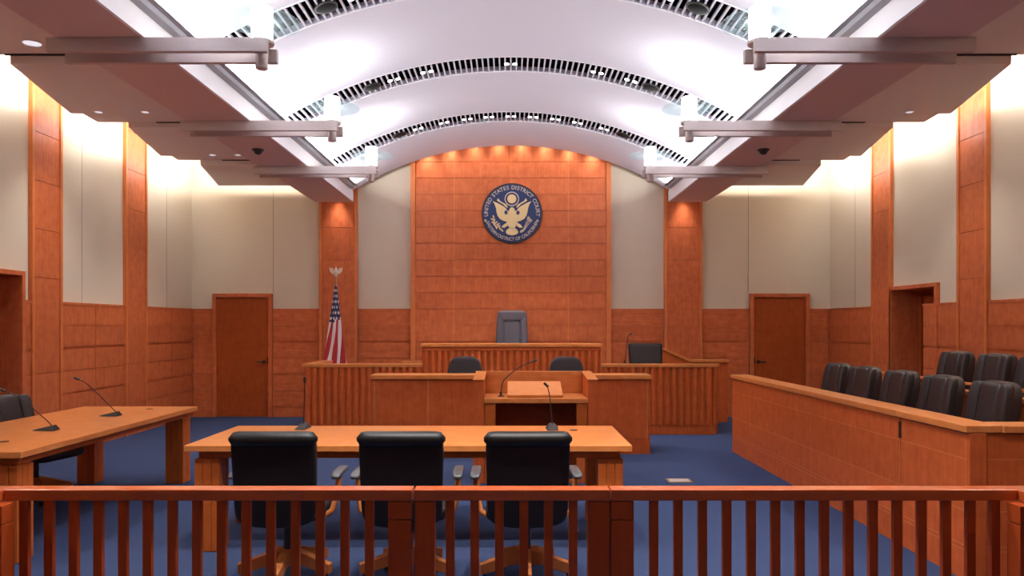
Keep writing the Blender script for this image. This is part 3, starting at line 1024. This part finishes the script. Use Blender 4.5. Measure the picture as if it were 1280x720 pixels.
# ------------------------------------------------------------------ fluted fronts
def fluted(mb, path, z0, z1, pitch=.098, amp=.034, thick=.05):
    """reeded skin along a plan path"""
    P = [Vector((x, y)) for x, y in path]
    seg = [(P[i + 1] - P[i]).length for i in range(len(P) - 1)]
    tot = sum(seg)

    def along(d):
        i = 0
        while i < len(seg) - 1 and d > seg[i]:
            d -= seg[i]; i += 1
        tg = (P[i + 1] - P[i]).normalized()
        return P[i] + tg * d, Vector((tg.y, -tg.x))
    n = int(tot / pitch)
    step = tot / n
    for k in range(n):
        d0 = step * k + step * .15; d1 = step * (k + 1) - step * .15
        pts = []
        for q in range(7):
            t = q / 6
            p, nm = along(d0 + (d1 - d0) * t)
            pts.append(p + nm * amp * (.45 + .55 * math.sqrt(max(0, 1 - (2 * t - 1) ** 2))))
        p1, n1 = along(d1); p0, n0 = along(d0)
        poly = [(p.x, p.y) for p in pts] + [tuple(p1 - n1 * .004), tuple(p0 - n0 * .004)]
        mb.prism(poly, 'z', z0, z1)
    back = [p + Vector((0, thick)) for p in P]
    poly = [(p.x, p.y) for p in P] + [(p.x, p.y) for p in reversed(back)]
    mb.prism(poly, 'z', z0 + .001, z1)


def strip(mb, path, z0, z1, o0, o1):
    """flat strip following a plan path, from offset o0 (outside) to o1 (inside)"""
    P = [Vector((x, y)) for x, y in path]
    N = []
    for i in range(len(P)):
        t = (P[min(i + 1, len(P) - 1)] - P[max(i - 1, 0)]).normalized()
        N.append(Vector((t.y, -t.x)))
    poly = [(p + n * o0) for p, n in zip(P, N)] + [(p + n * o1) for p, n in reversed(list(zip(P, N)))]
    mb.prism([(p.x, p.y) for p in poly], 'z', z0, z1)


WYF = 11.18
# low wing left of the bench
root = thing('wing_wall', 'low fluted wing left of the judge bench, in front of the flag', 'low wall', (-2.2, WYF, 0))
path = [(-3.03, WYF + 1.2), (-3.03, WYF), (-1.32, WYF)]
pw = [(-3.03, WYF), (-1.32, WYF)]
mb = MB(); fluted(mb, pw, .14, .985); wpart(root, mb, 'fluted_front', M['desk_wood'])
mb = MB(); mb.box(-3.05, -3.01, WYF + .06, 12.4, 0, .985); wpart(root, mb, 'side_panel', M['desk_wood'])
mb = MB(); strip(mb, pw, 0, .138, .016, -.05); wpart(root, mb, 'plinth', M['desk_wood'])
mb = MB(); mb.box(-3.065, -1.315, WYF - .03, WYF + .16, .988, 1.035); mb.box(-3.065, -2.9, WYF + .162, 12.4, .988, 1.035)
wpart(root, mb, 'cap', M['top_x'], bevel=.004)
# witness stand
root = thing('witness_stand', 'low fluted witness stand right of the judge bench, rounded at its right end', 'witness stand', (2.2, WYF, 0))
pr = [(1.34, WYF), (2.90, WYF)] + [(2.90 + .17 * math.sin(t), WYF + .17 * (1 - math.cos(t))) for t in [PI / 2 * k / 8 for k in range(1, 9)]]
mb = MB(); fluted(mb, pr, .14, .985); wpart(root, mb, 'fluted_front', M['desk_wood'])
mb = MB(); strip(mb, pr, 0, .138, .016, -.05); wpart(root, mb, 'plinth', M['desk_wood'])
mb = MB(); strip(mb, pr, .988, 1.035, .04, -.14); wpart(root, mb, 'cap', M['top_x'], bevel=.004)
mb = MB(); mb.box(3.03, 3.07, WYF + .18, 12.35, 0, .985); wpart(root, mb, 'side_panel', M['desk_wood'])
# ramp wall behind it with a slanting rail
root = thing('ramp_wall', 'low wood ramp wall with a slanting rail behind the witness stand', 'low wall', (3.0, 12.6, 0))
mb = MB().prism([(2.2, 0), (3.6, 0), (3.6, .99), (2.98, .99), (2.5, 1.2), (2.2, 1.2)], 'y', 12.6, 12.66)
wpart(root, mb, 'panel', M['desk_wood'])
mb = MB().prism([(2.98, .992), (3.62, .992), (3.62, 1.035), (2.99, 1.035), (2.5, 1.248), (2.2, 1.248), (2.2, 1.205), (2.5, 1.205)], 'y', 12.57, 12.69)
wpart(root, mb, 'slanting_rail', M['top_x'], bevel=.004)
# judge bench
BY = 11.6
root = thing('judge_bench', 'raised judge bench with a fluted front in the middle', 'bench', (0, BY, 0))
pb_ = [(-1.34, BY), (1.355, BY)]
mb = MB(); fluted(mb, pb_, .4, 1.215); wpart(root, mb, 'fluted_front', M['desk_wood'])
mb = MB(); mb.box(-1.34, 1.355, BY + .01, BY + .05, .18, .4); mb.box(-1.36, -1.32, BY + .052, 12.6, .0, 1.215); mb.box(1.335, 1.375, BY + .052, 12.6, 0, 1.215)
wpart(root, mb, 'side_panel', M['desk_wood'])
mb = MB(); mb.box(-1.375, 1.395, BY - .04, BY + .5, 1.275, 1.322)
wpart(root, mb, 'cap', M['top_x'], bevel=.004)
mb = MB(); mb.box(-1.355, 1.375, BY - .022, BY + .45, 1.217, 1.274)
wpart(root, mb, 'cap_moulding', M['desk_wood'], bevel=.004)
root = thing('side_ledge', 'small wooden ledge beside the left end of the judge bench', 'ledge', (-1.54, 12.05, 0))
wpart(root, MB().box(-1.70, -1.38, 12.0, 12.05, 0, .99), 'panel', M['desk_wood'])
wpart(root, MB().box(-1.72, -1.38, 11.96, 12.1, .992, 1.035), 'cap', M['top_x'], bevel=.003)
struct(MB().box(-1.31, 1.33, BY + .06, 13.15, 0, .56), 'floor_platform', M['carpet'])
struct(MB().box(1.42, 2.98, 11.7, 12.55, 0, .38), 'floor_platform', M['carpet'])

# ------------------------------------------------------------------ chairs of the bench
root = thing('judge_chair', 'grey high back chair behind the judge bench, below the seal', 'chair', (.02, 12.55, .56))
star_base(root)
MB().soft(0, -.04, .47, .54, .52, .13, .3, .5).build('seat', M['leather_grey'], root, smooth=True)


def jl(x, y, z):
    t = (z - .5) / .8
    return (x * (1.06 - .14 * t), y + .22 + .12 * t + .0 * x, z)


MB().soft(0, 0, .90, .54, .12, .79, .28, .22, jl, 48, 30).build('backrest', M['leather_grey'], root, smooth=True)
MB().soft(0, -.055, 1.205, .44, .07, .155, .4, .35, lambda x, y, z: jl(x * (1 + 1.0 * (z - 1.205)), y, z), 32, 16).build('headrest', M['leather_grey'], root, smooth=True)
MB().soft(0, -.05, .84, .27, .06, .56, .35, .25, jl, 28, 20).build('centre_pad', M['leather_grey'], root, smooth=True)
for s in (-1, 1):
    MB().soft(s * .205, -.05, .86, .105, .07, .62, .5, .3, jl, 24, 20).build('side_bolster', M['leather_grey'], root, smooth=True)
mb = MB()
mb.tube([jl(-.135, -.086, 1.125), jl(0, -.09, 1.125), jl(.135, -.086, 1.125)], .006, 6)
mb.build('seam', M['seam'], root, smooth=True)


def clerk_chair(label, x):
    root = thing('clerk_chair', label, 'chair', (x, 10.35, .18), 0, 'charcoal chairs of the clerks')
    star_base(root)
    MB().soft(0, -.03, .47, .48, .46, .09, .3, .5).build('seat', M['charcoal'], root, smooth=True)

    def rd(xx, y, z):
        t = max(0, (z - .55) / .43)
        return (xx * (1.02 - .20 * t ** 2), y + .22 + .05 * t + -.25 * xx * xx, z)
    MB().soft(0, 0, .78, .50, .08, .42, .4, .55, rd, 44, 26).build('backrest', M['charcoal'], root, smooth=True)
    MB().box(-.03, .03, .22, .24, .42, .72).build('back_post', M['black'], root)
    return root


c1 = clerk_chair('charcoal round top chair left of the lectern, behind the clerk desk', (581 - VX) * 10.55 / F)
dup(c1, ((708 - VX) * 10.55 / F, 10.35, .18), 0, 'charcoal round top chair right of the lectern, behind the clerk desk')

root = thing('witness_chair', 'black square backed chair in the witness stand', 'chair', (2.14, 11.85, .38))
star_base(root)
MB().soft(0, -.02, .47, .48, .46, .09, .3, .5).build('seat', M['leather'], root, smooth=True)


def wl(x, y, z):
    t = (z - .55) / .4
    return (x * (.94 + .06 * t), y + .2 + .06 * t, z)


MB().soft(0, 0, .745, .545, .07, .39, .16, .14, wl, 52, 26).build('backrest', M['leather'], root, smooth=True)
MB().soft(0, -.03, .75, .49, .05, .34, .2, .2, wl, 44, 22).build('back_pad', M['leather_brown'], root, smooth=True)
MB().box(-.03, .03, .19, .215, .42, .7).build('back_post', M['black'], root)
mic('thin microphone in front of the black witness chair', (at(781, 453, 11.3)[0], 11.3), [(781.5, 452), (782.5, 440), (784, 428), (785.5, 420), (788.5, 417.5)], 11.3, 0, wedge=False, z=1.037, thin=.0065)

# ------------------------------------------------------------------ the flag
fx, fy = at(420, 400, 12.75)[0], 12.75
root = thing('flag', 'draped flag of stars and stripes on a gilt pole', 'flag', (fx, fy, 0))
wpart(root, MB().lathe([(.17, 0), (.17, .03), (.06, .08), (.03, .10)], fx, fy), 'base', M['brass'], smooth=True)
wpart(root, MB().tube([(fx, fy, .08), (fx, fy, 2.42)], .013, 12), 'pole', M['brass'], smooth=True)
mb = MB()
zt = 2.44
mb.lathe([(.012, zt - .03), (.03, zt - .01), (.03, zt + .005), (.012, zt + .02)], fx, fy, 16)
mb.lathe([(.015, zt + .02), (.03, zt + .06), (.022, zt + .1), (.018, zt + .12), (.006, zt + .145)], fx, fy, 14)
for s in (-1, 1):
    mb.prism([(fx + s * .015, zt + .05), (fx + s * .05, zt + .12), (fx + s * .11, zt + .135), (fx + s * .10, zt + .07), (fx + s * .07, zt + .035), (fx + s * .03, zt + .02)], 'y', fy - .012, fy + .012)
wpart(root, mb, 'finial', M['silver'], smooth=False)

m, nt, b = new_mat('flag_cloth')
N_, L_ = nt.nodes, nt.links
uv = N_.new('ShaderNodeUVMap'); uv.uv_map = 'cloth'
sx = N_.new('ShaderNodeSeparateXYZ'); L_.new(uv.outputs['UV'], sx.inputs[0])


def mth(op, a, c=None):
    n = N_.new('ShaderNodeMath'); n.operation = op
    for i, v in enumerate((a, c)):
        if v is None:
            continue
        if isinstance(v, (int, float)):
            n.inputs[i].default_value = v
        else:
            L_.new(v, n.inputs[i])
    return n.outputs[0]


U, V = sx.outputs[0], sx.outputs[1]
stripe = mth('GREATER_THAN', mth('FRACT', mth('MULTIPLY', U, 3.9)), 0.5)
stars_u = mth('SUBTRACT', mth('FRACT', mth('ADD', mth('MULTIPLY', U, 5), mth('MULTIPLY', mth('FLOOR', mth('MULTIPLY', V, 19)), .5))), .5)
stars_v = mth('SUBTRACT', mth('FRACT', mth('MULTIPLY', V, 19)), .5)
sd = mth('SQRT', mth('ADD', mth('MULTIPLY', stars_u, stars_u), mth('MULTIPLY', stars_v, stars_v)))
star = mth('LESS_THAN', sd, .26)
canton = mth('GREATER_THAN', mth('ADD', V, mth('MULTIPLY', U, .02)), .645)


def mixc(fac, a, c):
    n = N_.new('ShaderNodeMix'); n.data_type = 'RGBA'
    L_.new(fac, n.inputs[0])
    for i, v in ((6, a), (7, c)):
        if isinstance(v, tuple):
            n.inputs[i].default_value = (*v, 1)
        else:
            L_.new(v, n.inputs[i])
    return n.outputs[2]


white_c, red_c, blue_c = (.72, .62, .62), (.36, .010, .018), (.016, .020, .075)
colr = mixc(canton, mixc(stripe, white_c, red_c), mixc(star, blue_c, white_c))
L_.new(colr, b.inputs['Base Color']); b.inputs['Roughness'].default_value = .75
bm = bmesh.new()
uvl = bm.loops.layers.uv.new('cloth')
nz, nu = 40, 72
zt, zb_ = 2.33, .55
grid = []
for i in range(nz + 1):
    v = i / nz
    z = zb_ + (zt - zb_) * v
    w = .205 * (1 - v) + .012
    row = []
    for k in range(nu + 1):
        u_ = k / nu
        a = 2 * PI * u_
        fold = 1 + .26 * math.sin(a * 5 + 2.2 * v) * (1 - v * .6)
        rr = w * fold
        cx = fx - .03 * (1 - v)
        row.append(bm.verts.new((cx + rr * math.sin(a) - fx, fy - rr * .6 * math.cos(a) - fy, z)))
    grid.append(row)
for i in range(nz):
    for k in range(nu):
        f = bm.faces.new((grid[i][k], grid[i][k + 1], grid[i + 1][k + 1], grid[i + 1][k]))
        for lp, (uu, vv) in zip(f.loops, ((k, i), (k + 1, i), (k + 1, i + 1), (k, i + 1))):
            lp[uvl].uv = (uu / nu * 1.55 - .32 * vv / nz, vv / nz)
        f.smooth = True
me = bpy.data.meshes.new('cloth'); bm.to_mesh(me); bm.free(); me.materials.append(m)
o = bpy.data.objects.new('cloth', me); C.objects.link(o); o.parent = root

# ------------------------------------------------------------------ the court seal
SX, SZ, SR = (640 - VX) / 71.9, EYE + (407 - 267) / 71.9, .525
root = thing('court_seal', 'round navy and gold court seal with an eagle on the wood wall', 'seal', (SX, CY, SZ))


def disc(r0, r1, y0, y1, seg=72):
    mb = MB()
    rings = [[(r * math.cos(2 * PI * k / seg), y, r * math.sin(2 * PI * k / seg)) for k in range(seg)] for r, y in ((r0, y0), (r1, y1))]
    mb.loft(rings)
    return mb


disc(SR, SR, -.002, -.030).build('rim', M['rim'], root, smooth=True)
disc(SR * .945, SR * .945, -.030, -.036).build('field', M['navy'], root, smooth=True)


def gold(polys, name, mat, y0=-.036, y1=-.050, bevel=.003):
    mb = MB()
    for p in polys:
        mb.prism(p, 'y', y0, y1)
    return mb.build(name, mat, root, bevel=bevel)


def ell(cx, cz, rx, rz, a=0, n=20):
    ca, sa = math.cos(a), math.sin(a)
    return [(cx + rx * math.cos(2 * PI * k / n) * ca - rz * math.sin(2 * PI * k / n) * sa, cz + rx * math.cos(2 * PI * k / n) * sa + rz * math.sin(2 * PI * k / n) * ca) for k in range(n)]


def sp_(x, z):           # from the enlarged look at the seal to metres
    return ((x - 404) / 375 * SR, -(z - 365) / 375 * SR)


wing = [(345, 330), (330, 305), (300, 280), (255, 255), (215, 235), (165, 215), (190, 255), (205, 300), (212, 350), (225, 395), (255, 435), (300, 460), (350, 475), (385, 470), (380, 400), (372, 345)]
polys = [[sp_(*p) for p in wing], [sp_(808 - x, z) for x, z in wing]]
gold(polys, 'wing', M['gold'])
body = [(404, 290), (380, 300), (372, 320), (362, 345), (360, 400), (345, 440), (340, 490), (355, 520), (370, 545), (438, 545), (453, 520), (468, 490), (463, 440), (448, 400), (446, 345), (436, 320), (428, 300)]
gold([[sp_(*p) for p in body]], 'body', M['gold'], y1=-.056)
gold([[sp_(*p) for p in [(404, 530), (375, 540), (335, 575), (325, 600), (345, 625), (404, 640), (463, 625), (483, 600), (473, 575), (433, 540)]]], 'tail', M['gold'], y1=-.052)
gold([[sp_(*p) for p in [(340, 480), (300, 505), (270, 540), (310, 545), (350, 520)]], [sp_(808 - x, z) for x, z in [(340, 480), (300, 505), (270, 540), (310, 545), (350, 520)]]], 'leg', M['gold'])
leaves = []
for x, z, a in ((175, 410, 1.9), (160, 440, 2.6), (185, 455, 1.2), (170, 480, 2.8), (205, 480, .7), (190, 510, 2.4), (230, 500, .5), (210, 540, 2.0), (240, 525, .4), (255, 555, 2.2), (280, 575, 2.2)):
    c = sp_(x, z)
    leaves.append(ell(c[0], c[1], .034, .014, a, 12))
gold(leaves, 'olive_branch', M['gold'])
arr = []
for dx in (-22, 0, 22):
    p0, p1 = Vector(sp_(540 + dx * .3, 590 - dx * .2)), Vector(sp_(630 + dx * .8, 425 + dx * .9))
    d = (p1 - p0).normalized(); n = Vector((-d.y, d.x))
    arr.append([tuple(p0 - n * .006), tuple(p0 + n * .006), tuple(p1 + n * .006), tuple(p1 - n * .006)])
    q = p1 - d * .05
    arr.append([tuple(q - n * .018), tuple(q + n * .018), tuple(p1 + n * .018), tuple(p1 - n * .018)])
arr.append(ell(*sp_(525, 585), .04, .022, .6, 14))
gold(arr, 'arrows', M['gold_pale'])
scr = [[sp_(*p) for p in [(235, 180), (215, 205), (245, 225), (290, 250), (330, 290), (352, 296), (340, 262), (290, 232), (255, 212)]]]
scr.append([(-x, z) for x, z in scr[0]])
gold(scr, 'scroll', M['gold'])
cx, cz = sp_(402, 187)
gold([ell(cx, cz, .078, .078, 0, 28)], 'glory', M['gold'])
mb = MB()
seg = 40
for r0, r1 in ((.108, .126),):
    rings = [[(cx + r * math.cos(2 * PI * k / seg), y, cz + r * math.sin(2 * PI * k / seg)) for k in range(seg)] for r, y in ((r0, -.036), (r0, -.048), (r1, -.048), (r1, -.036), (r0, -.036))]
    mb.loft(rings, cap=False)
mb.build('glory_ring', M['gold_pale'], root)
gold([ell(*sp_(330, 355), .030, .038, 0, 16), ell(*sp_(478, 358), .030, .038, 0, 16)], 'wing_hollow', M['navy'], y1=-.0515)
gold([ell(*sp_(75, 455), .022, .022, 0, 14), ell(*sp_(720, 458), .022, .022, 0, 14)], 'dot', M['gold_pale'])


def ring_text(txt, r, a0, a1, size, inward, bmx):
    """letters set round the seal; angles run clockwise from the top"""
    n = len(txt)
    # advance widths
    adv = []
    for ch in txt:
        adv.append({'I': .34, ' ': .42, 'O': .86, 'D': .82, 'C': .8, 'U': .78, 'N': .82, 'A': .74, 'R': .76}.get(ch, .68))
    tot = sum(adv)
    pos = 0
    for ch, w in zip(txt, adv):
        mid = (pos + w / 2) / tot
        pos += w
        if ch == ' ':
            continue
        a = a0 + (a1 - a0) * mid
        cu = bpy.data.curves.new('letter', 'FONT'); cu.body = ch; cu.size = size; cu.align_x = 'CENTER'; cu.align_y = 'CENTER'; cu.extrude = .003; cu.offset = .0012
        ob = bpy.data.objects.new('letter', cu); C.objects.link(ob)
        dg = bpy.context.evaluated_depsgraph_get()
        me = bpy.data.meshes.new_from_object(ob.evaluated_get(dg))
        C.objects.unlink(ob); bpy.data.objects.remove(ob); bpy.data.curves.remove(cu)
        px, pz = r * math.sin(a), r * math.cos(a)
        rot = -a if not inward else PI - a
        mt = Matrix.Translation((px, -.040, pz)) @ Matrix.Rotation(-rot, 4, 'Y') @ Matrix.Rotation(PI / 2, 4, 'X')
        me.transform(mt)
        bmx.from_mesh(me)
        bpy.data.meshes.remove(me)


bmx = bmesh.new()
ring_text('UNITED STATES DISTRICT COURT', SR * .85, -math.radians(97), math.radians(97), .094, False, bmx)
me = bpy.data.meshes.new('upper_lettering'); bmx.to_mesh(me); bmx.free(); me.materials.append(M['gold_pale'])
o = bpy.data.objects.new('upper_lettering', me); C.objects.link(o); o.parent = root
bmx = bmesh.new()
ring_text('EASTERN DISTRICT OF CALIFORNIA', SR * .855, math.radians(252), math.radians(108), .078, True, bmx)
me = bpy.data.meshes.new('lower_lettering'); bmx.to_mesh(me); bmx.free(); me.materials.append(M['gold_pale'])
o = bpy.data.objects.new('lower_lettering', me); C.objects.link(o); o.parent = root

# ------------------------------------------------------------------ small things
p = at(849, 601, 7.83)
root = thing('floor_box', 'flat metal floor outlet plate in the blue carpet', 'floor outlet', (p[0], 7.83, 0))
MB().box(-.125, .125, -.10, .10, 0, .006).build('plate', M['brass'], root, bevel=.002)
MB().box(-.10, .10, -.07, .07, .006, .009).build('lid', M['nickel'], root, bevel=.001)
yp = 5.57 * F / (VX - 30)
root = thing('switch_plate', 'small brown switch plate on the left wall beside the doorway', 'switch', (-5.57, yp, 1.335))
MB().box(0, .008, -.04, .04, -.05, .05).build('plate', M['plate'], root, bevel=.002)
MB().box(.008, .012, -.012, .012, -.02, .02).build('rocker', M['bronze'], root)

# ------------------------------------------------------------------ camera, world, colour
w = bpy.data.worlds.new('room'); sc.world = w; w.use_nodes = True
w.node_tree.nodes['Background'].inputs[0].default_value = (0, 0, 0, 1)
cam = bpy.data.cameras.new('camera'); co = bpy.data.objects.new('camera', cam); C.objects.link(co)
co.location = (0, 0, EYE); co.rotation_euler = (PI / 2, 0, 0)
cam.sensor_width = 36; cam.lens = F / 1280 * 36
cam.shift_x = (640 - VX) / 1280; cam.shift_y = (VY - 360) / 1280
cam.clip_start = .05
sc.camera = co
sc.view_settings.view_transform = 'Standard'; sc.view_settings.look = 'None'
sc.view_settings.gamma = 1; sc.view_settings.use_curve_mapping = False
sc.view_settings.exposure = 0.52
